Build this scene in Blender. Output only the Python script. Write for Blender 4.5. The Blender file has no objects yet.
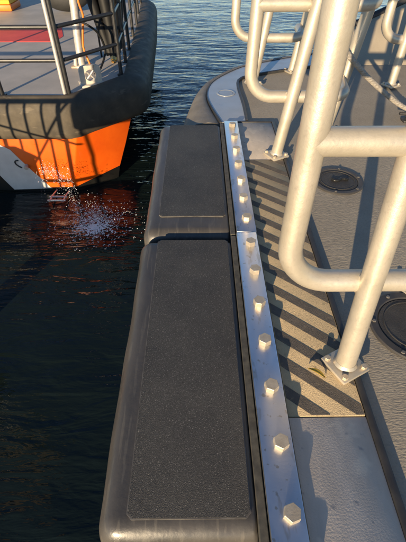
import bpy, bmesh, math, random
from mathutils import Vector, Matrix
random.seed(7)
R = math.radians
S = bpy.context.scene
COL = S.collection

# ------------------------------------------------------------------ camera
cd = bpy.data.cameras.new("camera")
cam = bpy.data.objects.new("camera", cd); COL.objects.link(cam)
cd.sensor_fit = 'VERTICAL'; cd.sensor_height = 36.0; cd.lens = 36.0 * 391 / 542
cd.clip_start = 0.02; cd.clip_end = 6000
cam.location = (0, 0, 1.02)
cam.rotation_euler = (R(90 - 43.9), 0, R(-0.53))
S.camera = cam

# ------------------------------------------------------------------ sky, sun, exposure
SUN_EL, SUN_AZ = 11.5, 22.0            # light travels 22 degrees to the right of +Y
w = bpy.data.worlds.new("World"); S.world = w; w.use_nodes = True
nt = w.node_tree; nt.nodes.clear()
sky = nt.nodes.new('ShaderNodeTexSky'); sky.sky_type = 'NISHITA'; sky.sun_disc = False
sky.sun_elevation = R(SUN_EL); sky.sun_rotation = R(180 + SUN_AZ)
sky.air_density = 1.0; sky.dust_density = 0.0; sky.ozone_density = 3.0; sky.altitude = 1500
bg = nt.nodes.new('ShaderNodeBackground'); bg.inputs[1].default_value = 0.10
wo = nt.nodes.new('ShaderNodeOutputWorld')
nt.links.new(sky.outputs[0], bg.inputs[0]); nt.links.new(bg.outputs[0], wo.inputs[0])
sd = bpy.data.lights.new("sun", 'SUN'); sd.energy = 5.0; sd.angle = R(0.5); sd.color = (1.0, 0.78, 0.50)
sun = bpy.data.objects.new("sun", sd); COL.objects.link(sun)
ld = Vector((math.sin(R(SUN_AZ)) * math.cos(R(SUN_EL)), math.cos(R(SUN_AZ)) * math.cos(R(SUN_EL)), -math.sin(R(SUN_EL))))
sun.rotation_euler = ld.to_track_quat('-Z', 'Y').to_euler(); sun.location = (-6, -15, 9)
vs = S.view_settings
vs.view_transform = 'Standard'; vs.look = 'None'; vs.gamma = 1; vs.use_curve_mapping = False; vs.exposure = 0.9

# ------------------------------------------------------------------ materials
def mat(name, c1, c2=None, scale=6, rough=0.5, metal=0.0, spec=0.5, bump=0.0, bscale=60, bstretch=(1, 1, 1),
        fine=None, fine_scale=200, rvar=0.0, stretch=(1, 1, 1), lo=0.35, hi=0.65, coat=0.0, bdist=0.004, scr=None):
    """two-tone noise colour + optional speckle + roughness variation + bump"""
    m = bpy.data.materials.new(name); m.use_nodes = True
    n = m.node_tree.nodes; L = m.node_tree.links
    b = n['Principled BSDF']
    b.inputs['Roughness'].default_value = rough; b.inputs['Metallic'].default_value = metal
    b.inputs['Specular IOR Level'].default_value = spec
    if coat: b.inputs['Coat Weight'].default_value = coat; b.inputs['Coat Roughness'].default_value = .15
    tc = n.new('ShaderNodeTexCoord'); co = tc.outputs['Object']
    def mapped(s):
        mp = n.new('ShaderNodeMapping'); mp.inputs['Scale'].default_value = s; L.new(co, mp.inputs[0]); return mp.outputs[0]
    def noise(s, vec, det=6, ro=.6):
        t = n.new('ShaderNodeTexNoise'); t.inputs['Scale'].default_value = s; t.inputs['Detail'].default_value = det
        t.inputs['Roughness'].default_value = ro; L.new(vec, t.inputs['Vector']); return t.outputs['Fac']
    def rng(val, a, b_, c, d):
        t = n.new('ShaderNodeMapRange'); L.new(val, t.inputs[0])
        for i, x in enumerate((a, b_, c, d)): t.inputs[i + 1].default_value = x
        return t.outputs[0]
    def mix(fac, A, B):
        t = n.new('ShaderNodeMix'); t.data_type = 'RGBA'
        L.new(fac, t.inputs[0])
        for i, v in ((6, A), (7, B)):
            if isinstance(v, tuple): t.inputs[i].default_value = (*v, 1)
            else: L.new(v, t.inputs[i])
        return t.outputs[2]
    c2 = c2 or tuple(x * .75 for x in c1)
    nz = noise(scale, mapped(stretch))
    col = mix(rng(nz, lo, hi, 0, 1), c1, c2)
    if fine:
        fz = noise(fine_scale, co, 2, .5)
        col = mix(rng(fz, fine[1], fine[2], 0, 1), col, fine[0])
    if scr:                                   # long thin scuffs
        sz = noise(scr[1], mapped(scr[2]), 3, .6)
        col = mix(rng(sz, scr[3], scr[3] + .06, 0, scr[4]), col, scr[0])
    L.new(col, b.inputs['Base Color'])
    if rvar:
        L.new(rng(noise(scale * 2.3, mapped(stretch)), .3, .7, max(0.02, rough - rvar), min(1, rough + rvar)), b.inputs['Roughness'])
    if bump:
        bz = noise(bscale, mapped(bstretch), 4, .6)
        bp = n.new('ShaderNodeBump'); bp.inputs['Strength'].default_value = bump; bp.inputs['Distance'].default_value = bdist
        L.new(bz, bp.inputs['Height']); L.new(bp.outputs[0], b.inputs['Normal'])
    return m

M = {}
M['pipe'] = mat('bare_aluminium_pipe', (.56, .50, .41), (.47, .42, .33), 7, .44, .5, bump=.15, bscale=120, rvar=.1,
                fine=((.44, .39, .32), .56, .86), fine_scale=110)
M['bar'] = mat('stainless_flat_bar', (.74, .75, .78), (.64, .65, .68), 4, .36, 1.0, bump=.05, bscale=70, bstretch=(1, 3, 1), rvar=.06,
               stretch=(2, 1, 1), scr=((.50, .45, .38), 16, (2.2, .7, 1), .60, .55), fine=((.5, .47, .42), .66, .72), fine_scale=55)
M['bolt'] = mat('zinc_bolt', (.66, .56, .42), (.52, .43, .31), 40, .5, .6, bump=.2, bscale=200)
M['plate'] = mat('dull_aluminium_plate', (.56, .485, .40), (.44, .385, .32), 9, .68, .0, .3, bump=.25, bscale=200, rvar=.1,
                 stretch=(1.5, .6, 1), scr=((.62, .54, .43), 9, (1, 1, 1), .58, .7), fine=((.3, .28, .26), .66, .74), fine_scale=38)
M['tan'] = mat('tan_grit_coating', (.60, .455, .265), (.50, .385, .23), 10, .85, 0, .3, bump=.9, bscale=420,
               fine=((.30, .24, .15), .60, .85), fine_scale=60)
M['tape'] = mat('dark_grip_strip', (.15, .128, .105), (.10, .088, .075), 14, .85, 0, .3, bump=1, bscale=420,
                fine=((.24, .19, .13), .58, .85), fine_scale=90)
M['deck'] = mat('deck_non_slip', (.34, .298, .232), (.27, .236, .185), 3, .75, 0, .3, bump=.9, bscale=130, bstretch=(.5, 1.5, 1), bdist=.003,
                fine=((.24, .21, .165), .50, .85), fine_scale=160)
M['foredeck'] = mat('tan_foredeck_paint', (.40, .34, .25), (.33, .28, .21), 3, .6, 0, .3, bump=.5, bscale=140, bdist=.002)
M['seal'] = mat('black_rubber_edging', (.022, .022, .024), (.04, .038, .036), 20, .5)
M['cover'] = mat('grey_painted_side_deck', (.36, .385, .41), (.30, .32, .34), 4, .34, .25, bump=.08, bscale=60, rvar=.08)
M['bowrub'] = mat('weathered_bow_rubber', (.22, .195, .155), (.15, .132, .108), 7, .6, 0, .4, bump=.35, bscale=70, rvar=.1)
M['fender'] = mat('black_fender_rubber', (.078, .071, .063), (.048, .045, .042), 6, .38, 0, .5, bump=.2, bscale=45, rvar=.1,
                  stretch=(1.5, .5, 1), scr=((.105, .095, .080), 22, (3, .25, 1), .56, .6))
M['pad'] = mat('fender_grip_pad', (.054, .050, .045), (.030, .028, .027), 4, .62, 0, .45, bump=1, bscale=520, bdist=.003,
               fine=((.30, .28, .25), .60, .78), fine_scale=360)
M['channel'] = mat('stained_channel_steel', (.115, .105, .08), (.06, .055, .045), 40, .6, .2)
M['padedge'] = mat('pad_moulding_edge', (.16, .15, .135), (.07, .065, .06), 30, .5)
M['hatch'] = mat('black_hatch', (.050, .047, .043), (.032, .030, .028), 14, .55, 0, .45, bump=.6, bscale=260)
M['ring'] = mat('hatch_ring', (.035, .034, .033), (.055, .05, .045), 20, .42, 0, .5)
M['rope'] = mat('grey_mooring_rope', (.42, .38, .33), (.28, .25, .21), 60, .85, bump=1, bscale=120, bstretch=(1, 3, 3))
M['leaf'] = mat('dry_leaf', (.55, .38, .05), (.36, .22, .03), 80, .6)
M['hullside'] = mat('dark_hull_paint', (.06, .06, .062), None, 3, .5)
# other boat
M['orange'] = mat('orange_hull_paint', (.80, .125, .008), (.70, .095, .006), 4, .32, 0, .5, bump=.05, bscale=8, rvar=.06,
                  scr=((.45, .12, .04), 6, (1, 1, .25), .64, .5))
M['white'] = mat('white_hull_paint', (.74, .73, .70), (.62, .61, .58), 5, .4)
M['boot'] = mat('black_boot_paint', (.009, .009, .009), (.014, .014, .013), 6, .4)
M['rub2'] = mat('black_boat_fender', (.105, .088, .064), (.06, .052, .042), 5, .68, 0, .25, bump=.3, bscale=40, rvar=.1,
                scr=((.17, .14, .10), 9, (.6, .6, 2), .62, .5))
M['deck2'] = mat('grey_deck_paint', (.44, .40, .35), (.36, .33, .29), 3, .6, bump=.3, bscale=120)
M['red'] = mat('red_deck_paint', (.76, .085, .065), (.66, .065, .05), 5, .6, bump=.3, bscale=120)
M['black'] = mat('black_painted_steel', (.018, .018, .020), (.03, .03, .03), 20, .35, 0, .5)
M['galv'] = mat('galvanised_steel', (.66, .63, .58), (.52, .50, .46), 25, .4, .5, bump=.1, bscale=60)
M['cream'] = mat('cream_painted_steel', (.62, .57, .48), (.50, .45, .37), 14, .5, bump=.2, bscale=60, scr=((.30, .17, .08), 9, (1, 1, .4), .63, .7))
M['hose'] = mat('black_hose_rubber', (.010, .010, .010), None, 20, .6, 0, .3)
M['brass'] = mat('brass', (.70, .50, .20), (.5, .34, .12), 30, .3, 1)
M['tyre'] = mat('tyre_rubber', (.025, .025, .025), None, 10, .7, bump=.5, bscale=40)
M['yellow'] = mat('yellow_plastic', (.80, .52, .05), (.7, .42, .04), 8, .45)
M['orangeplastic'] = mat('orange_plastic', (.85, .22, .02), (.7, .16, .02), 10, .5)
M['hivis'] = mat('pale_green_float', (.55, .72, .35), (.75, .78, .62), 18, .5)
M['wood'] = mat('jetty_timber', (.22, .17, .12), (.15, .115, .08), 4, .8, bump=.5, bscale=40, stretch=(1, 8, 1))
M['foam'] = mat('water_foam', (.85, .88, .90), (.72, .77, .80), 20, .35)

def water_material():
    m = bpy.data.materials.new('harbour_water'); m.use_nodes = True
    n = m.node_tree.nodes; L = m.node_tree.links; b = n['Principled BSDF']
    b.inputs['Base Color'].default_value = (.0065, .0115, .011, 1); b.inputs['Roughness'].default_value = .03
    b.inputs['IOR'].default_value = 1.333
    tc = n.new('ShaderNodeTexCoord')
    def nz(scale, sc, det, rot=0, dist=0):
        mp = n.new('ShaderNodeMapping'); mp.inputs['Scale'].default_value = sc; mp.inputs['Rotation'].default_value = (0, 0, rot)
        L.new(tc.outputs['Object'], mp.inputs[0])
        t = n.new('ShaderNodeTexNoise'); t.inputs['Scale'].default_value = scale; t.inputs['Detail'].default_value = det
        t.inputs['Roughness'].default_value = .5; t.inputs['Distortion'].default_value = dist
        L.new(mp.outputs[0], t.inputs[0]); return t.outputs['Fac']
    prev = None
    for (h, st, dist) in ((nz(.9, (.8, 1.3, 1), 2, .2), .8, .08), (nz(4.0, (.45, 1.6, 1), 3, -.1, .6), .8, .030), (nz(13, (.5, 1.5, 1), 3, .15, .4), .7, .009)):
        bp = n.new('ShaderNodeBump'); bp.inputs['Strength'].default_value = st; bp.inputs['Distance'].default_value = dist
        L.new(h, bp.inputs['Height'])
        if prev: L.new(prev, bp.inputs['Normal'])
        prev = bp.outputs[0]
    L.new(prev, b.inputs['Normal'])
    return m
M['water'] = water_material()

# ------------------------------------------------------------------ helpers
def obj(name, bm, m, parent=None, smooth=False, auto=None):
    me = bpy.data.meshes.new(name)
    bmesh.ops.recalc_face_normals(bm, faces=bm.faces[:])
    bm.to_mesh(me); bm.free()
    for mm in (m if isinstance(m, (list, tuple)) else [m]): me.materials.append(M[mm])
    if smooth:
        me.polygons.foreach_set('use_smooth', [True] * len(me.polygons))
        if auto: me.set_sharp_from_angle(angle=R(auto))
    o = bpy.data.objects.new(name, me); COL.objects.link(o)
    if parent: o.parent = parent; o.matrix_parent_inverse = Matrix.Translation(-parent.location)
    return o

def tag(o, label, cat, group=None, kind=None):
    o['label'] = label
    if cat: o['category'] = cat
    if group: o['group'] = group
    if kind: o['kind'] = kind
    return o

def thing(name, loc, label, cat, group=None):
    o = bpy.data.objects.new(name, None); COL.objects.link(o); o.location = loc; o.empty_display_size = .1
    return tag(o, label, cat, group)

def BM(): return bmesh.new()

def box(bm, lo, hi, bev=0, seg=2, rot=None, piv=None):
    r = bmesh.ops.create_cube(bm, size=1)
    vs_ = r['verts']; lo = Vector(lo); hi = Vector(hi); c = (lo + hi) / 2; d = hi - lo
    for v in vs_: v.co = Vector((v.co.x * d.x, v.co.y * d.y, v.co.z * d.z)) + c
    geom = vs_
    if bev:
        es = list({e for v in vs_ for e in v.link_edges})
        out = bmesh.ops.bevel(bm, geom=es, offset=bev, segments=seg, profile=.5, affect='EDGES')
        geom = list({v for f in out['faces'] for v in f.verts})
        # collect whole island
        seen = set(geom); st = list(geom)
        while st:
            v = st.pop()
            for e in v.link_edges:
                q = e.other_vert(v)
                if q not in seen: seen.add(q); st.append(q)
        geom = list(seen)
    if rot is not None:
        p = Vector(piv) if piv is not None else c
        for v in geom: v.co = rot @ (v.co - p) + p
    return geom

def fillet(pts, rad, n=8):
    pts = [Vector(p) for p in pts]; out = [pts[0]]
    for i in range(1, len(pts) - 1):
        a, b, c = pts[i - 1], pts[i], pts[i + 1]
        r = rad[i - 1] if isinstance(rad, (list, tuple)) else rad
        u = (a - b); v = (c - b); lu, lv = u.length, v.length; u.normalize(); v.normalize()
        ang = u.angle(v)
        if ang > math.pi - .03 or r <= 0: out.append(b); continue
        d = min(r / math.tan(ang / 2), lu * .49, lv * .49); rr = d * math.tan(ang / 2)
        ctr = b + (u + v).normalized() * (rr / math.sin(ang / 2))
        s = b + u * d - ctr; e = b + v * d - ctr; tot = s.angle(e)
        for k in range(n + 1):
            t = k / n
            out.append(ctr + (s * math.sin((1 - t) * tot) + e * math.sin(t * tot)) / math.sin(tot))
    out.append(pts[-1]); return out

def tube(bm, pts, r, seg=16, cap=True, rfun=None):
    pts = [Vector(p) for p in pts]
    n = len(pts); T = []
    for i in range(n):
        a = pts[max(0, i - 1)]; b = pts[min(n - 1, i + 1)]; T.append((b - a).normalized())
    ref = Vector((0, 0, 1)) if abs(T[0].z) < .9 else Vector((0, 1, 0))
    nrm = (ref - T[0] * ref.dot(T[0])).normalized(); rings = []
    for i in range(n):
        nrm = (nrm - T[i] * nrm.dot(T[i])).normalized(); bn = T[i].cross(nrm)
        rr = r if rfun is None else r * rfun(i / (n - 1))
        rings.append([bm.verts.new(pts[i] + (nrm * math.cos(2 * math.pi * k / seg) + bn * math.sin(2 * math.pi * k / seg)) * rr) for k in range(seg)])
    for i in range(n - 1):
        for k in range(seg):
            bm.faces.new((rings[i][k], rings[i][(k + 1) % seg], rings[i + 1][(k + 1) % seg], rings[i + 1][k]))
    if cap:
        bm.faces.new(rings[0][::-1]); bm.faces.new(rings[-1])

def prism(bm, poly, z0, z1):
    a = [bm.verts.new((x, y, z0)) for x, y in poly]; b = [bm.verts.new((x, y, z1)) for x, y in poly]
    bm.faces.new(a[::-1]); bm.faces.new(b); n = len(poly)
    for i in range(n): bm.faces.new((a[i], a[(i + 1) % n], b[(i + 1) % n], b[i]))

def disc(bm, c, r, z0, z1, seg=48, bev=0):
    prof = [(r, z0), (r, z1 - bev), (r - bev, z1)] if bev else [(r, z0), (r, z1)]
    rings = [[bm.verts.new((c[0] + q * math.cos(2 * math.pi * k / seg), c[1] + q * math.sin(2 * math.pi * k / seg), z)) for k in range(seg)] for q, z in prof]
    for i in range(len(rings) - 1):
        for k in range(seg): bm.faces.new((rings[i][k], rings[i][(k + 1) % seg], rings[i + 1][(k + 1) % seg], rings[i + 1][k]))
    bm.faces.new(rings[-1]); bm.faces.new(rings[0][::-1])

def ringmesh(bm, c, r0, r1, z0, z1, seg=48, bev=.003):
    prof = [(r0, z0), (r0, z1 - bev), (r0 + bev, z1), (r1 - bev, z1), (r1, z1 - bev), (r1, z0)]
    rings = [[bm.verts.new((c[0] + q * math.cos(2 * math.pi * k / seg), c[1] + q * math.sin(2 * math.pi * k / seg), z)) for k in range(seg)] for q, z in prof]
    m = len(rings)
    for i in range(m):
        for k in range(seg): bm.faces.new((rings[i][k], rings[i][(k + 1) % seg], rings[(i + 1) % m][(k + 1) % seg], rings[(i + 1) % m][k]))

def resample(pts, n):
    pts = [Vector((*p, 0)) if len(p) == 2 else Vector(p) for p in pts]
    # Catmull-Rom through the points, then even spacing
    fine = []
    for i in range(len(pts) - 1):
        p0 = pts[max(0, i - 1)]; p1 = pts[i]; p2 = pts[i + 1]; p3 = pts[min(len(pts) - 1, i + 2)]
        for k in range(12):
            t = k / 12
            fine.append(.5 * ((2 * p1) + (p2 - p0) * t + (2 * p0 - 5 * p1 + 4 * p2 - p3) * t * t + (3 * p1 - p0 - 3 * p2 + p3) * t ** 3))
    fine.append(pts[-1])
    acc = [0]
    for i in range(1, len(fine)): acc.append(acc[-1] + (fine[i] - fine[i - 1]).length)
    out = []; j = 0
    for k in range(n):
        s = acc[-1] * k / (n - 1)
        while j < len(fine) - 2 and acc[j + 1] < s: j += 1
        t = (s - acc[j]) / max(1e-9, acc[j + 1] - acc[j]); out.append(fine[j].lerp(fine[j + 1], min(1, t)))
    return out

def loft(bm, rows, cap=True):
    vr = [[bm.verts.new(p) for p in r] for r in rows]
    for i in range(len(vr) - 1):
        for k in range(len(vr[0]) - 1): bm.faces.new((vr[i][k], vr[i][k + 1], vr[i + 1][k + 1], vr[i + 1][k]))
    if cap:
        bm.faces.new(vr[0][::-1]); bm.faces.new(vr[-1])
    return vr

def hexbolt(bm, c, af, h, rot=0, washer=0):
    x, y, z = c; r = af / math.sqrt(3)
    prof = [(r, z), (r, z + h * .92), (r * .93, z + h)]
    rings = [[bm.verts.new((x + q * math.cos(R(60 * k) + rot), y + q * math.sin(R(60 * k) + rot), zz)) for k in range(6)] for q, zz in prof]
    for i in range(2):
        for k in range(6): bm.faces.new((rings[i][k], rings[i][(k + 1) % 6], rings[i + 1][(k + 1) % 6], rings[i + 1][k]))
    bm.faces.new(rings[2]); bm.faces.new(rings[0][::-1])
    if washer:
        pass

# ------------------------------------------------------------------ water
WZ = -1.56
bm = BM()
ext = [-3000, -300, -40, -12, 0, 12, 40, 300, 3000]
g = [[bm.verts.new((x, y, WZ)) for x in ext] for y in ext]
for i in range(len(ext) - 1):
    for j in range(len(ext) - 1): bm.faces.new((g[i][j], g[i][j + 1], g[i + 1][j + 1], g[i + 1][j]))
water = obj('water', bm, 'water'); water['kind'] = 'structure'; water['label'] = 'dark rippled harbour water reflecting the blue sky'

# ------------------------------------------------------------------ our boat: hull, decks
boat = thing('pilot_boat', (1.5, 0, -1.6), 'grey-decked pilot boat seen from its own side deck with rounded bow', 'boat')
OUT = [(-.152, 2.39), (-.11, 2.67), (-.046, 2.99), (.045, 3.23), (.214, 3.50), (.349, 3.635), (.553, 3.777), (.921, 3.957), (1.4, 4.10), (2.0, 4.22), (3.4, 4.36)]
INN = [(.142, 2.39), (.078, 2.671), (.058, 2.854), (.085, 3.055), (.167, 3.231), (.334, 3.449), (.468, 3.545), (.72, 3.69), (1.0, 3.81), (1.45, 3.94), (2.05, 4.05), (3.4, 4.19)]
IN2 = [(.292, 2.415), (.292, 2.67), (.280, 2.99), (.292, 3.15), (.350, 3.245), (.45, 3.30), (.75, 3.43), (1.1, 3.55), (1.5, 3.66), (2.05, 3.77), (3.4, 3.9)]
inn = resample(INN, 60); out = resample(OUT, 60); in2 = resample(IN2, 60)
bm = BM()     # hull shell
path = [Vector((.125, -3, 0)), Vector((.125, 2.36, 0))] + [a.lerp(b, .35) for a, b in zip(inn, out)]
rows = []
for p in path: rows.append([(p.x, p.y, -.016), (p.x + .01, p.y - .01, -.35), (p.x + .06, p.y - .04, -1.0), (p.x + .16, p.y - .1, -2.4)])
loft(bm, rows, cap=False)
obj('hull', bm, 'hullside', boat, True, 40)
bm = BM()     # walking deck, one sheet up to the bow
poly = [(.20, -3), (.20, 2.5)] + [(p.x + .03, p.y - .05) for p in inn[6:]] + [(3.4, -3)]
vsx = [bm.verts.new((x, y, -.014)) for x, y in poly]; bm.faces.new(vsx); bmesh.ops.triangulate(bm, faces=bm.faces[:])
obj('deck', bm, 'deck', boat)
bm = BM()     # painted side deck round the bow
loft(bm, [[(a.x, a.y, -.05), (a.x, a.y, 0), (b.x, b.y, 0), (b.x, b.y, -.05)] for a, b in zip(inn, in2)])
obj('side_deck', bm, 'cover', boat, True, 30)
bm = BM()     # black joint line round the non-slip deck
rows = []
for i, p in enumerate(in2):
    if p.x > 1.18: break
    t = (in2[min(59, i + 1)] - in2[max(0, i - 1)]).normalized(); nn = Vector((t.y, -t.x, 0))
    rows.append([p + nn * o + Vector((0, 0, z)) for o, z in ((-.004, -.02), (-.004, .004), (.004, .008), (.014, .004), (.014, -.02))])
loft(bm, rows)
obj('joint_strip', bm, 'seal', boat, True, 50)
bm = BM()     # bow rubber
rows = []
for a, b in zip(inn, out):
    d = b - a
    rows.append([(a.x + d.x * f, a.y + d.y * f, z) for f, z in ((.04, -.3), (.04, -.012), (.10, -.004), (.3, .0), (.55, -.012), (.76, -.04), (.90, -.085), (.98, -.15), (1.0, -.21), (.96, -.28), (.8, -.34), (.4, -.36))])
loft(bm, rows)
obj('bow_rubber', bm, 'bowrub', boat, True, 60)
bm = BM()     # dark gap line between side deck and rubber
loft(bm, [[p + Vector((0, 0, -.04)), p + Vector((0, 0, .004)), p.lerp(q, .05) + Vector((0, 0, .004)), p.lerp(q, .05) + Vector((0, 0, -.04))] for p, q in zip(inn, out)])
obj('rubber_clamp_strip', bm, 'seal', boat)
bm = BM()     # raised foredeck slope
rows = []
for k in range(24):
    x = 1.20 + 2.2 * k / 23
    yb = 3.57; yt = 4.06 + (x - 1.2) * .16
    zt = .075 + (x - 1.2) * .385
    rows.append([(x, yb, -.03), (x, yb, -.012), (x, yb + (yt - yb) * .5, (zt - .012) * .52), (x, yt, zt), (x, yt + .04, zt), (x, yt + .05, -.25), (x, yb, -.25)])
loft(bm, rows)
obj('raised_foredeck', bm, 'foredeck', boat, True, 25)
bm = BM()
tube(bm, [(1.17 + 2.2 * k / 12, 4.075 + 2.2 * k / 12 * .16, .072 + 2.2 * k / 12 * .385) for k in range(13)], .030, 10)
obj('bulwark_capping', bm, 'seal', boat, True, 60)

# deck plates beside the fender, with tread pad and grip strips
def plate_part(name, lo, hi, m):
    bm = BM(); box(bm, lo, hi, .003, 2); return obj(name, bm, m, boat, True, 30)
plate_part('deck_plate', (.236, -2.5, -.05), (.447, .486, 0), 'plate')
plate_part('deck_plate', (.236, 1.915, -.05), (.447, 2.385, .001), 'plate')
tp = plate_part('tread_plate', (.2355, .488, -.05), (.446, 1.913, .002), 'tan')
ang = R(-40); ux, uy = math.cos(ang), math.sin(ang)
def clip_strip(c, hw, x0, x1, y0, y1):
    nx, ny = -uy, ux
    pts = [(.34 + ux * s + nx * o, c + uy * s + ny * o) for s, o in ((-1, -hw), (1, -hw), (1, hw), (-1, hw))]
    def clip(poly, f):
        o = []
        for i in range(len(poly)):
            a, b = poly[i], poly[(i + 1) % len(poly)]; fa, fb = f(a), f(b)
            if fa >= 0: o.append(a)
            if fa * fb < 0:
                t = fa / (fa - fb); o.append((a[0] + (b[0] - a[0]) * t, a[1] + (b[1] - a[1]) * t))
        return o
    for f in (lambda p: p[0] - x0, lambda p: x1 - p[0], lambda p: p[1] - y0, lambda p: y1 - p[1]):
        pts = clip(pts, f)
        if len(pts) < 3: return None
    return pts
k = 0; c = .545 - .068 - .105
while c < 2.1:
    p = clip_strip(c + random.uniform(-.003, .003), .0175 + random.uniform(-.0015, .001), .2385, .4435, .491, 1.905)
    if p:
        bm = BM(); prism(bm, p, .001, .0030); obj('grip_strip', bm, 'tape', tp)
    c += .105
bm = BM(); box(bm, (.4475, -2.5, -.05), (.468, 2.40, .006), .004, 2)
obj('edge_strip', bm, 'seal', boat, True, 30)
bm = BM(); box(bm, (.236, 2.3855, -.05), (.4470, 2.400, .006), .003, 2)
obj('edge_strip', bm, 'seal', boat, True, 30)
bm = BM()
ringmesh(bm, (.19, 2.89), .052, .066, -.01, .004, 40, .0015)
cap = obj('filler_cap', bm, 'cover', boat, True, 30)
bm = BM(); disc(bm, (.19, 2.89), .050, -.01, .0025, 40, .0015)
obj('cap_lid', bm, 'cover', cap, True, 30)
bm = BM(); box(bm, (.1265, .20, -.2), (.1480, 1.27, .001), .002, 1); obj('fender_channel', bm, 'channel', boat)
bm = BM(); box(bm, (.1265, 1.278, -.2), (.1480, 2.375, .001), .002, 1); obj('fender_channel', bm, 'channel', boat)

# ------------------------------------------------------------------ side fenders
def side_fender(y0, y1, py0, py1, px0, label):
    t = thing('side_fender', (-.06, (y0 + y1) / 2, -.34), label, 'fender', 'rubber side fenders along the boat')
    bm = BM()
    # loft of rounded cross-sections along Y, ends rounded as well
    def section(inset, drop):
        x0, x1, zt, zb = -.243 + inset * .45, .126, -drop, -.34 + drop
        r = .05; pts = []
        for k in range(9):
            a = R(180 - 90 * k / 8); pts.append((x0 + r + r * math.cos(a), zt - r + r * math.sin(a)))
        for k in range(1, 7):                       # gently crowned top
            f = k / 7; pts.append((x0 + r + (x1 - .012 - x0 - r) * f, zt + .003 * math.sin(math.pi * f)))
        for k in range(5):
            a = R(90 - 90 * k / 4); pts.append((x1 - .012 + .012 * math.cos(a), zt - .012 + .012 * math.sin(a)))
        pts.append((x1, zb)); pts.append((x0 + r, zb))
        for k in range(1, 6):
            a = R(270 - 90 * k / 6); pts.append((x0 + r + r * math.cos(a), zb + r + r * math.sin(a)))
        return pts
    rr = .05; ys = []
    for k in range(8): a = R(90 * k / 7); ys.append((y0 + rr - rr * math.cos(R(90) - a + 0) if False else y0 + rr * (1 - math.sin(a)), rr * (1 - math.cos(a)) if False else 0))
    st = []
    for k in range(9):
        a = R(90 * k / 8); st.append((y0 + rr * (1 - math.sin(a)), rr * (1 - math.cos(a))))
    st = st[::-1]
    st = [(y0 + rr * (1 - math.cos(R(90 * k / 8))), rr * (1 - math.sin(R(90 * k / 8)))) for k in range(9)]
    mid = [(y0 + rr + (y1 - y0 - 2 * rr) * k / 20, 0) for k in range(1, 20)]
    en = [(y1 - (y - y0), s) for y, s in st[::-1]]
    rng_ = random.Random(int(y0 * 100))
    rows = []
    for y, s in st + mid + en:
        wob = .0015 * math.sin(y * 9) + .001 * math.sin(y * 23 + 1)
        rows.append([(x + (wob if x < -.1 else 0), y, z) for x, z in section(s, s)])
    loft_closed(bm, rows)
    body = obj('body', bm, 'fender', t, True, 60)
    ch = .012
    def octa(x0, x1, ya, yb): return [(x0 + ch, ya), (x1 - ch, ya), (x1, ya + ch), (x1, yb - ch), (x1 - ch, yb), (x0 + ch, yb), (x0, yb - ch), (x0, ya + ch)]
    bm = BM(); prism(bm, octa(px0 - .0022, .1122, py0 - .0022, py1 + .0022), -.006, .0045); obj('pad_rim', bm, 'padedge', t)
    bm = BM(); prism(bm, octa(px0, .110, py0, py1), -.005, .0062); obj('grip_pad', bm, 'pad', t)
    return t
def loft_closed(bm, rows):
    vr = [[bm.verts.new(p) for p in r] for r in rows]; m = len(vr[0])
    for i in range(len(vr) - 1):
        for k in range(m): bm.faces.new((vr[i][k], vr[i][(k + 1) % m], vr[i + 1][(k + 1) % m], vr[i + 1][k]))
    bm.faces.new(vr[0][::-1]); bm.faces.new(vr[-1])
side_fender(.206, 1.258, .250, 1.236, -.170, 'near black rubber side fender with long textured grip pad')
side_fender(1.279, 2.372, 1.402, 2.338, -.178, 'far black rubber side fender between near fender and curved bow')

# ------------------------------------------------------------------ clamp bars with bolts
def clamp_bar(y0, y1, bolts, label, dx=0):
    t = thing('clamp_bar', (.19, (y0 + y1) / 2, 0), label, 'metal bar', 'bolted metal clamp bars holding the fenders')
    bm = BM(); box(bm, (.149 + dx, y0, .0055), (.231 + dx, y1, .021), .003, 2); obj('flat_bar', bm, 'bar', t, True, 30)
    for y in bolts:
        bm = BM(); hexbolt(bm, (.199 + random.uniform(-.002, .002), y, .0208), .036, .019, random.uniform(0, 1))
        obj('bolt', bm, 'bolt', t)
clamp_bar(1.272, 2.365, [2.29 - .1552 * i for i in range(7)], 'far flat metal clamp bar with seven bolts beside far fender', .002)
clamp_bar(-.35, 1.268, [1.192 - .157 * i for i in range(10)], 'near flat metal clamp bar with large bolts beside near fender')

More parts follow.
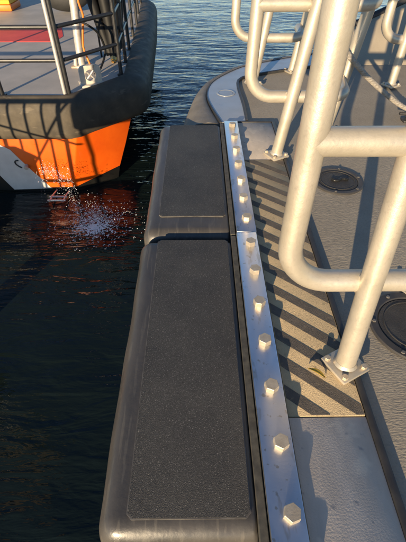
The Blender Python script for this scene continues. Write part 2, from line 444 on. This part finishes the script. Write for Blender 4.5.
# ------------------------------------------------------------------ handrails
PR = .0295
def handrail(x, y, label, lean=(.13, 0), leg_lean=(.03, .03), right_post=True, xl=-.20, yoff=.03, zmid=.682):
    """x,y: foot of the outboard post"""
    t = thing('handrail', (x, y, 0), label, 'handrail', 'bare metal hoop handrails on the side deck')
    def flange(fx, fy, z0=.004):
        bm = BM(); rot = Matrix.Rotation(R(28), 3, 'Z')
        box(bm, (fx - .05, fy - .05, z0 - .002), (fx + .05, fy + .05, z0 + .010), .003, 2, rot, (fx, fy, 0))
        f = obj('foot_plate', bm, 'pipe', t, True, 30)
        for sx, sy in ((-1, -1), (1, -1), (1, 1), (-1, 1)):
            v = rot @ Vector((sx * .037, sy * .037, 0)); bm = BM(); hexbolt(bm, (fx + v.x, fy + v.y, z0 + .010), .016, .010, .4)
            obj('bolt', bm, 'bolt', f)
    def post(fx, fy, ln, z0, top=1.03):
        bm = BM(); tube(bm, [(fx + ln[0] * z, fy + ln[1] * z, z + z0) for z in (0, .25, .5, .75, top)], PR, 20)
        tube(bm, [(fx + ln[0] * z, fy + ln[1] * z, z0 + z) for z in (.008, .012, .018)], PR + .006, 20, True, lambda s: 1 - .14 * s)
        obj('post', bm, 'pipe', t, True, 50)
    flange(x, y); post(x, y, lean, .008)
    yb = y + yoff; zb, zm, zt = .30, zmid, 1.05
    X0 = x + xl; xr = x + .315; ye = y + .27
    lx = lambda z: leg_lean[0] * (z - zb); ly = lambda z: leg_lean[1] * (z - zb)
    # hoop: bottom bar, outboard leg and top bar in one bent pipe
    pts = [(xr + .03, ye + .03, zb), (xr, yb, zb), (X0, yb, zb), (X0 + lx(zt), yb + ly(zt), zt), (xr + .04, yb + ly(zt), zt), (xr + .12, ye + .03, zt)]
    bm = BM(); tube(bm, fillet(pts, [.10, .115, .115, .10], 12), PR, 20); obj('hoop', bm, 'pipe', t, True, 50)
    pts = [(X0 + lx(zm), yb + ly(zm), zm), (xr + .04, yb + ly(zm), zm), (xr + .10, ye + .03, zm)]
    bm = BM(); tube(bm, fillet(pts, .10, 12), PR, 20); obj('mid_rail', bm, 'pipe', t, True, 50)
    if right_post:
        flange(xr + .03, ye + .05, -.010); post(xr + .03, ye + .05, (.13, 0), -.006)
    # weld beads
    for z in (zb, zm):
        px = x + lean[0] * z; py = y + lean[1] * z
        bm = BM(); tube(bm, [(px + .033 * math.cos(a), py * .5 + (yb + ly(z)) * .5 + .012 * math.cos(a * 2), z + .033 * math.sin(a)) for a in [2 * math.pi * k / 16 for k in range(17)]], .0075, 6, False)
        obj('weld_bead', bm, 'pipe', t, True)
    return t
handrail(.430, .645, 'nearest thick metal hoop handrail with foot plate on the striped tread', lean=(.0, .13), leg_lean=(.02, .06), xl=-.215, yoff=.065, zmid=.668)
handrail(.413, 1.955, 'second metal hoop handrail standing at the far end of the striped tread', yoff=.035, xl=-.170)
handrail(.402, 3.07, 'far metal hoop handrail standing on the rounded bow side deck', yoff=.02, xl=-.158, lean=(.15, 0))
handrail(1.415, 3.02, 'partly visible metal handrail at the right edge before the raised foredeck', lean=(.02, .02), xl=-.155, yoff=.02)

# ------------------------------------------------------------------ hatches
def hatch(cx, cy, r, label, a=.4):
    t = thing('hatch_cover', (cx, cy, -.014), label, 'hatch', 'round black deck hatches')
    bm = BM(); ringmesh(bm, (cx, cy), r * .80, r, -.02, -.005, 56, .004); ring = obj('ring', bm, 'ring', t, True, 30)
    bm = BM(); disc(bm, (cx, cy), r * .795, -.02, -.0075, 56, .003); lid = obj('lid', bm, 'hatch', t, True, 30)
    bm = BM(); ringmesh(bm, (cx, cy), r * .66, r * .69, -.0085, -.0052, 56, .001); obj('lid_ridge', bm, 'hatch', lid, True, 30)
    for k in range(6):
        q = a + k * math.pi / 3; bm = BM()
        hexbolt(bm, (cx + r * .9 * math.cos(q), cy + r * .9 * math.sin(q), -.0052), .011, .004); obj('screw', bm, 'padedge', ring)
    # recessed folding handle, an S-shaped key slot
    bm = BM(); rot = Matrix.Rotation(a, 3, 'Z')
    pp = [(-.035, .014), (-.03, -.002), (-.012, -.006), (.012, .006), (.03, .002), (.035, -.014)]
    pts = [rot @ Vector((x, y, 0)) + Vector((cx + .01, cy, -.004)) for x, y in pp]
    tube(bm, fillet(pts, .008, 4), .007, 8); obj('handle', bm, 'boot', lid, True, 50)
hatch(.688, 1.715, .125, 'small round black hatch in deck beyond nearest handrail', .2)
hatch(.712, .800, .150, 'round black hatch cut off by right edge beside near foot plate', .9)

# mooring line lying across from the second handrail to a deck cleat
ro = thing('mooring_rope', (1.33, 2.5, -.014), 'grey mooring rope running down from handrail to right edge of deck', 'rope')
bm = BM(); pts = [Vector(p) for p in ((.545, 2.03, .672), (.632, 2.1, .571), (.724, 2.15, .465), (.835, 2.22, .371), (.949, 2.30, .280), (1.129, 2.38, .155), (1.289, 2.45, .060), (1.36, 2.44, .055))]
sp = resample(pts, 120)
for j in range(3):
    st = []
    for i, p in enumerate(sp):
        tg = (sp[min(119, i + 1)] - sp[max(0, i - 1)]).normalized(); u = tg.cross(Vector((0, 0, 1))).normalized(); v = u.cross(tg)
        a = i * .75 + j * 2.094; st.append(p + (u * math.cos(a) + v * math.sin(a)) * .0045)
    tube(bm, st, .0105, 8)
obj('laid_strands', bm, 'rope', ro, True)
cl = thing('deck_cleat', (1.34, 2.47, -.014), 'black deck cleat under the rope at right edge', 'cleat')
bm = BM(); box(bm, (1.28, 2.40, -.016), (1.46, 2.46, .0), .006, 2); obj('base', bm, 'seal', cl, True, 30)
bm = BM(); tube(bm, [(1.31, 2.43, .0), (1.31, 2.43, .03)], .014, 12); tube(bm, [(1.42, 2.43, .0), (1.42, 2.43, .03)], .014, 12)
tube(bm, [(1.25, 2.43, .036), (1.30, 2.43, .034), (1.365, 2.43, .034), (1.43, 2.43, .034), (1.49, 2.43, .036)], .014, 12, True, lambda s: .6 + .4 * math.sin(math.pi * s)); obj('horn', bm, 'seal', cl, True, 40)

# dry leaf on the tread
bm = BM(); L_ = []
for k in range(9):
    f = k / 8; wd = .008 * math.sin(math.pi * f) ** .7 * (1 - .3 * f); L_.append([(-wd, f * .055, .010 + .010 * math.sin(f * 3)), (0, f * .055, .006 + .009 * math.sin(f * 3)), (wd, f * .055, .009 + .012 * math.sin(f * 3))])
rot = Matrix.Translation((.362, .600, -.001)) @ Matrix.Rotation(R(55), 4, 'Z')
L_ = [[rot @ Vector(p) for p in r] for r in L_]
loft(bm, L_, cap=False); o = obj('dry_leaf', bm, 'leaf', None, True)
md = o.modifiers.new('thickness', 'SOLIDIFY'); md.thickness = .0006
tag(o, 'small yellow dry leaf lying on the striped tread near the foot plate', 'leaf')

# ------------------------------------------------------------------ the other boat: catamaran workboat
DZ = -.47
cat = thing('workboat', (-3.5, 6.0, WZ), 'orange-hulled workboat with black bumper around its grey deck', 'boat')
inner = fillet([(-7, 4.15, 0), (-1.36, 4.14, 0), (-.86, 4.78, 0), (-1.0, 7.5, 0), (-1.12, 9.2, 0), (-1.6, 10.0, 0), (-7, 10.0, 0)], [.12, .18, .5, .4, .3], 8)
widths = []
for p in inner:
    if p.y < 4.30: wv = .13
    elif p.y < 4.9: wv = .13 + (p.y - 4.3) / .6 * .16
    else: wv = .29
    widths.append(wv)
rows = []
for i, p in enumerate(inner):
    t = (inner[min(len(inner) - 1, i + 1)] - inner[max(0, i - 1)]).normalized(); nn = Vector((t.y, -t.x, 0)); wv = widths[i]
    rows.append([p + nn * wv * f + Vector((0, 0, z)) for f, z in ((0, -.9), (0, DZ + .012), (.12, DZ + .02), (.4, DZ + .008), (.68, -.495), (.86, -.53), (.965, -.58), (1, -.64), (1, -.76), (.96, -.82), (.84, -.865), (.6, -.89))])
bm = BM(); loft(bm, rows); obj('bumper', bm, 'rub2', cat, True, 60)
bm = BM(); prism(bm, [(p.x, p.y) for p in inner], -.88, DZ); obj('deck', bm, 'deck2', cat)
# near hull: levels from top to keel
def demi(y_off, mirror=1):
    bm = BM()
    lev = {  # z level -> outline points (side aft, side, knuckle, stem, inner side, inner aft)
        0: [(-7, 4.11, -.84), (-2.4, 4.10, -.84), (-1.32, 4.06, -.84), (-.785, 4.56, -.84), (-1.6, 5.15, -.84), (-7, 5.3, -.84)],
        1: [(-7, 4.12, -1.18), (-2.4, 4.10, -1.18), (-1.41, 4.065, -1.17), (-.885, 4.49, -1.14), (-1.65, 5.1, -1.18), (-7, 5.25, -1.18)],
        2: [(-7, 4.13, -1.535), (-2.4, 4.11, -1.535), (-1.485, 4.07, -1.49), (-.985, 4.42, -1.405), (-1.7, 5.0, -1.45), (-7, 5.2, -1.535)],
        3: [(-7, 4.2, -2.3), (-2.4, 4.2, -2.3), (-1.6, 4.15, -2.3), (-1.20, 4.35, -2.3), (-1.9, 4.85, -2.3), (-7, 5.1, -2.3)]}
    V = []
    for k in range(4):
        V.append([bm.verts.new((x if mirror > 0 else x - .7, y if mirror > 0 else y_off - y, z)) for x, y, z in lev[k]])
    for k in range(3):
        for j in range(5):
            f = bm.faces.new((V[k][j], V[k][j + 1], V[k + 1][j + 1], V[k + 1][j])); f.material_index = 1 if k == 2 else 0
    es = [e for e in bm.edges if len(e.link_faces) == 2 and abs(e.verts[0].co.z - e.verts[1].co.z) > .1 and e.verts[0].co.x > -2]
    bmesh.ops.bevel(bm, geom=es, offset=.012, segments=3, profile=.5, affect='EDGES')
    for f in bm.faces:
        if f.calc_center_median().z < -1.52: f.material_index = 1
    o = obj('hull', bm, ['orange', 'boot'], cat, True, 35)
    return o
near = demi(0); demi(14.15, -1)
bm = BM()      # white hull band
def sheet(bm, pts, y):
    a = [bm.verts.new((x, y, z)) for x, z in pts]; b = [bm.verts.new((x, y + .012, z)) for x, z in pts]
    bm.faces.new(a); bm.faces.new(b[::-1]); n = len(pts)
    for i in range(n): bm.faces.new((a[i], a[(i + 1) % n], b[(i + 1) % n], b[i]))
sheet(bm, [(-2.28, -.915), (-2.20, -.965), (-2.106, -1.023), (-2.034, -1.14), (-1.918, -1.315), (-1.75, -1.515), (-2.225, -1.532), (-2.30, -1.40), (-2.40, -1.20), (-2.60, -.865), (-2.40, -.865)], 4.083)
obj('hull_band', bm, 'white', near)
bm = BM(); sheet(bm, [(-2.225, -1.54), (-2.30, -1.40), (-2.40, -1.20), (-2.60, -.87), (-5.5, -.87), (-5.5, -1.54)], 4.094)
obj('hull_band', bm, 'boot', near)
# discharge fitting in the white band
bm = BM(); pts = [(-2.03 + .07 * math.cos(a), 4.078, -1.20 + .045 * math.sin(a) - .35 * .07 * math.cos(a)) for a in [R(110) + R(150) * k / 24 for k in range(25)]]
tube(bm, pts, .008, 8, False); dsc = obj('discharge_fitting', bm, 'black', near, True)
bm = BM(); tube(bm, [(-1.985, 4.085, -1.215), (-1.975, 4.035, -1.225)], .022, 12); obj('spout', bm, 'cream', dsc, True, 40)
# boarding step just above the water
bm = BM()
for yy in (3.80, 3.875): tube(bm, [(-1.74, yy, -1.50), (-1.54, yy, -1.50)], .012, 8)
for xx in (-1.715, -1.56): tube(bm, [(xx, 3.785, -1.50), (xx, 3.89, -1.50), (xx, 4.12, -1.545)], .009, 8)
obj('boarding_step', bm, 'galv', near, True, 40)
bm = BM(); prism(bm, [(-3.4, 6.21), (-2.03, 6.21), (-1.98, 6.5), (-2.14, 7.06), (-3.4, 6.98)], DZ - .01, DZ + .004); obj('red_deck_panel', bm, 'red', cat)

# its guard rails
gr = thing('guard_rail', (-1.36, 4.18, DZ), 'black guard rail with horizontal bars around the workboat deck corner', 'guard rail')
def rpost(x, y, top=.62, m='black', r=.022):
    bm = BM(); tube(bm, [(x, y, DZ), (x, y, top)], r, 12); tube(bm, [(x, y, DZ), (x, y, DZ + .012)], r * 2, 12)
    obj('rail_post', bm, m, gr, True, 40)
corner = [(-1.345, 4.20), (-.89, 4.79), (-1.01, 7.4), (-1.12, 9.1)]
for (x, y) in ((-2.03, 4.19), (-2.72, 4.19), (-3.4, 4.19), (-1.345, 4.20), (-.89, 4.79), (-.905, 5.28), (-.93, 5.82), (-.96, 6.5), (-.985, 7.2), (-1.05, 8.0), (-1.1, 8.9)): rpost(x, y)
for z in (-.15, .135, .60):
    bm = BM(); tube(bm, fillet([(-7, 4.19, z)] + [(x, y, z) for x, y in corner], [.12, .12, .3], 6), .019, 12); obj('rail_bar', bm, 'black', gr, True, 50)
bm = BM(); tube(bm, [(-1.385, 4.19, DZ), (-1.385, 4.19, .62)], .020, 14); 
obj('rail_stay', bm, 'galv', gr, True, 50)
gp = thing('deck_post', (-1.415, 5.13, DZ), 'thick pale metal post on the workboat deck behind guard rail', 'post')
bm = BM(); tube(bm, [(-1.415, 5.13, DZ), (-1.40, 5.13, -.2), (-1.37, 5.13, .12), (-1.34, 5.13, .7)], .046, 18); obj('shaft', bm, 'galv', gp, True, 50)
bm = BM(); box(bm, (-1.52, 5.04, DZ - .002), (-1.31, 5.22, DZ + .02), .005, 2); obj('base_plate', bm, 'cream', gp, True, 30)
bm = BM(); tube(bm, [(-1.47, 5.07, DZ + .02), (-1.46, 5.08, DZ + .1)], .02, 10); obj('gusset', bm, 'cream', gp, True, 30)
# fairlead plate with round hole and crossed pin
fl = thing('fairlead', (-1.17, 4.50, DZ), 'cream fairlead plate with round hole at the workboat deck corner', 'fairlead')
bm = BM(); seg = 24; c0 = Vector((-1.17, 4.5, -.375)); dirx = Vector((.92, .39, 0)); nn = Vector((-.39, .92, 0))
def pt(a, r): return c0 + dirx * r * math.cos(a) + Vector((0, 0, r * math.sin(a)))
outer = []
for k in range(seg):
    a = 2 * math.pi * k / seg; ca, sa = math.cos(a), math.sin(a); s = 1 / max(abs(ca), abs(sa)); s = min(s, 1.22)
    outer.append(c0 + dirx * .115 * ca * s + Vector((0, 0, .098 * sa * s)))
inn_ = [pt(2 * math.pi * k / seg, .058) for k in range(seg)]
F0 = [bm.verts.new(p - nn * .02) for p in outer]; F1 = [bm.verts.new(p - nn * .02) for p in inn_]
G0 = [bm.verts.new(p + nn * .02) for p in outer]; G1 = [bm.verts.new(p + nn * .02) for p in inn_]
for k in range(seg):
    j = (k + 1) % seg
    bm.faces.new((F0[k], F0[j], F1[j], F1[k])); bm.faces.new((G0[k], G1[k], G1[j], G0[j]))
    bm.faces.new((F0[k], G0[k], G0[j], F0[j])); bm.faces.new((F1[k], F1[j], G1[j], G1[k]))
obj('plate', bm, 'cream', fl, True, 35)
bm = BM(); tube(bm, [pt(R(45), .07), pt(R(225), .07)], .012, 10); tube(bm, [pt(R(135), .07), pt(R(315), .07)], .0121, 10); obj('cross_pin', bm, 'galv', fl, True, 40)
bm = BM(); box(bm, (-1.30, 4.42, DZ - .002), (-1.05, 4.62, DZ + .014), .004, 2, Matrix.Rotation(R(23), 3, 'Z')); obj('foot', bm, 'cream', fl, True, 30)
# hose bundle hanging on the rail
hb = thing('hose_bundle', (-1.04, 5.28, DZ), 'bundle of black hoses hanging down beside guard rail to the deck', 'hose')
for i, (dx, dy, r) in enumerate(((0, 0, .075), (-.10, .03, .07), (.06, .05, .06), (-.04, .12, .075), (.10, .12, .05))):
    bm = BM(); tube(bm, resample([(-1.02 + dx * 1.7 - .10, 5.45 + dy, .55), (-1.03 + dx * 1.6 - .07, 5.42 + dy, .25), (-1.03 + dx * 1.1 - .03, 5.36 + dy, -.1), (-1.035 + dx * .5, 5.30 + dy * .6, -.42 + .02 * i)], 14), r, 12, True, lambda s: 1 - .25 * s)
    obj('hose', bm, 'hose', hb, True, 50)
bm = BM(); tube(bm, [(-1.04, 5.29, -.40), (-1.045, 5.26, -.445)], .04, 12); tube(bm, [(-1.045, 5.26, -.44), (-1.05, 5.24, -.46)], .028, 12); obj('coupling', bm, 'brass', hb, True, 40)
cb = thing('cable', (-1.2, 5.0, DZ), 'thin black cable looping under the guard rail to the deck', 'cable')
bm = BM(); tube(bm, resample([(-1.36, 5.06, .02), (-1.22, 5.0, -.02), (-1.13, 5.05, -.12), (-1.10, 5.1, -.3), (-1.15, 4.95, -.44), (-1.19, 4.8, DZ + .012)], 30), .012, 8)
obj('loop', bm, 'hose', cb, True)
cb = thing('orange_strap', (-1.45, 5.05, DZ), 'short orange strap hanging by the pale post on the workboat', 'strap')
bm = BM(); tube(bm, resample([(-1.30, 5.06, .42), (-1.295, 5.05, .2), (-1.27, 5.05, .06), (-1.30, 5.05, -.06), (-1.33, 5.04, -.24), (-1.30, 5.02, -.36), (-1.27, 5.0, DZ + .012)], 24), .012, 8); obj('webbing', bm, 'orangeplastic', cb, True)
ft = thing('float_light', (-1.27, 5.6, DZ), 'small pale green and white float beside the hose bundle', 'float')
bm = BM(); tube(bm, [(-1.24, 5.5, -.02 + z) for z in (0, .02, .07, .09, .16, .18)], .04, 14, True, lambda s: .6 + .5 * math.sin(math.pi * min(1, s * 1.3))); obj('body', bm, 'hivis', ft, True, 50)
bm = BM(); tube(bm, [(-1.24, 5.5, DZ), (-1.24, 5.5, -.01)], .012, 8); obj('stem', bm, 'black', ft, True)
ty = thing('tyre_fender', (-2.30, 8.15, DZ), 'black tyre standing at the far side of the workboat deck', 'tyre')
bm = BM(); RT, rt = .40, .19
rows = [[Vector((-2.30 + (RT + rt * math.cos(b)) * math.cos(a), 8.15 + rt * .9 * math.sin(b), DZ + .595 + (RT + rt * math.cos(b)) * math.sin(a))) for b in [2 * math.pi * j / 16 for j in range(16)]] for a in [2 * math.pi * k / 40 for k in range(40)]]
vr = [[bm.verts.new(p) for p in r] for r in rows]
for i in range(40):
    for k in range(16): bm.faces.new((vr[i][k], vr[i][(k + 1) % 16], vr[(i + 1) % 40][(k + 1) % 16], vr[(i + 1) % 40][k]))
obj('carcass', bm, 'tyre', ty, True)
bx = thing('equipment_box', (-3.6, 8.5, DZ), 'yellow and orange equipment box at the far left of workboat deck', 'box')
bm = BM(); box(bm, (-3.9, 8.2, DZ), (-3.30, 8.7, DZ + .10), .02, 2); obj('base', bm, 'orangeplastic', bx, True, 30)
bm = BM(); box(bm, (-3.89, 8.21, DZ + .1), (-3.31, 8.69, DZ + .42), .02, 2); obj('body', bm, 'yellow', bx, True, 30)
bm = BM(); box(bm, (-3.91, 8.19, DZ + .42), (-3.29, 8.71, DZ + .48), .02, 2); obj('lid', bm, 'yellow', bx, True, 30)

# ------------------------------------------------------------------ added pier to the left, out of view: its railing throws the lattice shadow
PZ = -1.02
jt = thing('added_pier', (-4.0, 1.5, WZ), 'unseen timber pier added left of the camera to carry the shadow-casting railing', 'pier')
for k in range(9):
    bm = BM(); y = .75 + k * .128; box(bm, (-7.5, y, PZ - .05), (-1.72, y + .12, PZ), .005, 1); obj('plank', bm, 'wood', jt)
for x in (-7.0, -4.6, -2.2):
    bm = BM(); tube(bm, [(x, 1.3, -2.8), (x, 1.3, PZ - .052)], .11, 14); obj('pile', bm, 'wood', jt, True, 50)
jr = thing('pier_railing', (-3, 1.75, PZ), 'metal pier railing whose slanting shadows fall on the orange hull', 'railing')
y = 1.75
for z in (.02, -.90):
    bm = BM(); tube(bm, [(-6.5, y, z), (-2.22, y, z)], .024, 10); obj('rail', bm, 'galv', jr, True)
x = -6.5; k = 0
while x <= -2.19:
    bm = BM(); tube(bm, [(x - .06, y, PZ), (x + .02, y, .02)], .024 if k % 4 == 0 else .014, 10); obj('baluster', bm, 'galv', jr, True); x += .172; k += 1
for xa, za, xb, zb_ in ((-3.75, .02, -2.24, -.46), (-2.24, .02, -2.98, -.90), (-5.3, .02, -3.8, -.9)):
    bm = BM(); tube(bm, [(xa, y + .03, za), (xb, y + .03, zb_)], .013, 10); obj('brace', bm, 'galv', jr, True)
lk = thing('shade_block', (-3.6, 1.45, PZ), 'wooden storage locker standing on the pier beside railing', 'shade block')  # solid block added out of view, keeps sun off the hull's left part
bm = BM(); box(bm, (-4.9, 1.2, PZ), (-3.02, 1.68, -.50), .01, 2); obj('block_body', bm, 'wood', lk, True, 30)
bm = BM(); box(bm, (-4.93, 1.17, -.499), (-3.0, 1.70, -.455), .01, 2); obj('lid', bm, 'wood', lk, True, 30)
lb = thing('shade_panel', (-1.98, 1.66, PZ), 'unseen brown panel on a stand added to shade the workboat bumper', 'shade panel')  # unseen panel added to shade the bumper's angled corner
bm = BM(); box(bm, (-2.27, 1.60, -.26), (-1.52, 1.72, .36), .03, 3); obj('case', bm, 'wood', lb, True, 30)
bm = BM(); tube(bm, [(-1.76, 1.66, PZ), (-1.76, 1.66, -.25)], .02, 10); obj('stand', bm, 'galv', lb, True)

# ------------------------------------------------------------------ splash where the discharge hits the water
rg = random.Random(3)
bm = BM()
def drop(p, r, stretch=1.0, flat=1.0):
    q = bmesh.ops.create_icosphere(bm, subdivisions=1, radius=1)['verts']
    rot = Matrix.Rotation(rg.uniform(0, 6.3), 3, 'Z')
    for v in q:
        c = rot @ Vector((v.co.x * r * stretch, v.co.y * r, v.co.z * r * flat)); v.co = c + Vector(p)
cx, cy = -1.13, 3.42
for i in range(1100):           # crown of fine drops thrown up off the surface, in loose strings
    a = rg.uniform(0, 2 * math.pi); d = abs(rg.gauss(0, .19)); h = max(0, rg.gauss(.03, .10)) * math.exp(-d * 1.2)
    drop((cx - .02 + 1.3 * d * math.cos(a), cy + .08 + d * math.sin(a), WZ + .002 + h), rg.choice((.0014, .0018, .0022, .003, .0042)), rg.uniform(1, 2.2))
for s_ in range(16):            # thin arcs of water
    a = rg.uniform(0, 2 * math.pi); L0 = rg.uniform(.08, .3); h0 = rg.uniform(.04, .16); bx_ = cx + rg.gauss(0, .1); by_ = cy + .1 + rg.gauss(0, .08)
    for i in range(26):
        t = i / 25; drop((bx_ + L0 * t * math.cos(a) + rg.gauss(0, .004), by_ + L0 * t * math.sin(a) + rg.gauss(0, .004), WZ + h0 * math.sin(math.pi * t) + rg.gauss(0, .004)), rg.uniform(.0012, .003), rg.uniform(1, 2.5))
for i in range(420):            # jet falling in front of the bow plate
    t = rg.random(); drop((-1.80 + .50 * t + rg.gauss(0, .04), 3.99 - .40 * t + rg.gauss(0, .04), -1.25 + .14 * math.sin(t * 3.1) - .26 * t * t + rg.gauss(0, .045)), rg.choice((.0013, .0018, .0025, .0035)), rg.uniform(1, 3))
for s_ in range(12):
    x0 = rg.uniform(-1.78, -1.45); z0 = rg.uniform(-1.36, -1.2); dx = rg.uniform(-.06, .14)
    for i in range(20):
        t = i / 19; drop((x0 + dx * t, 3.95 - .2 * t, z0 + .10 * math.sin(3 * t) - .16 * t * t + rg.gauss(0, .004)), rg.uniform(.0014, .003), 1.5)
for i in range(1000):           # foam flecks on the surface
    a = rg.uniform(0, 2 * math.pi); d = abs(rg.gauss(.0, .11)) if i % 3 else rg.uniform(.05, .4)
    drop((cx - .02 + 1.4 * d * math.cos(a), cy - .05 + d * math.sin(a), WZ + .0005), rg.choice((.0025, .004, .0055, .008)) * (1 - d), rg.uniform(1.2, 3.5), .25)
o = obj('splash', bm, 'foam', None, True); tag(o, 'white splash of water drops and foam under the orange bow', 'splash', kind='stuff')
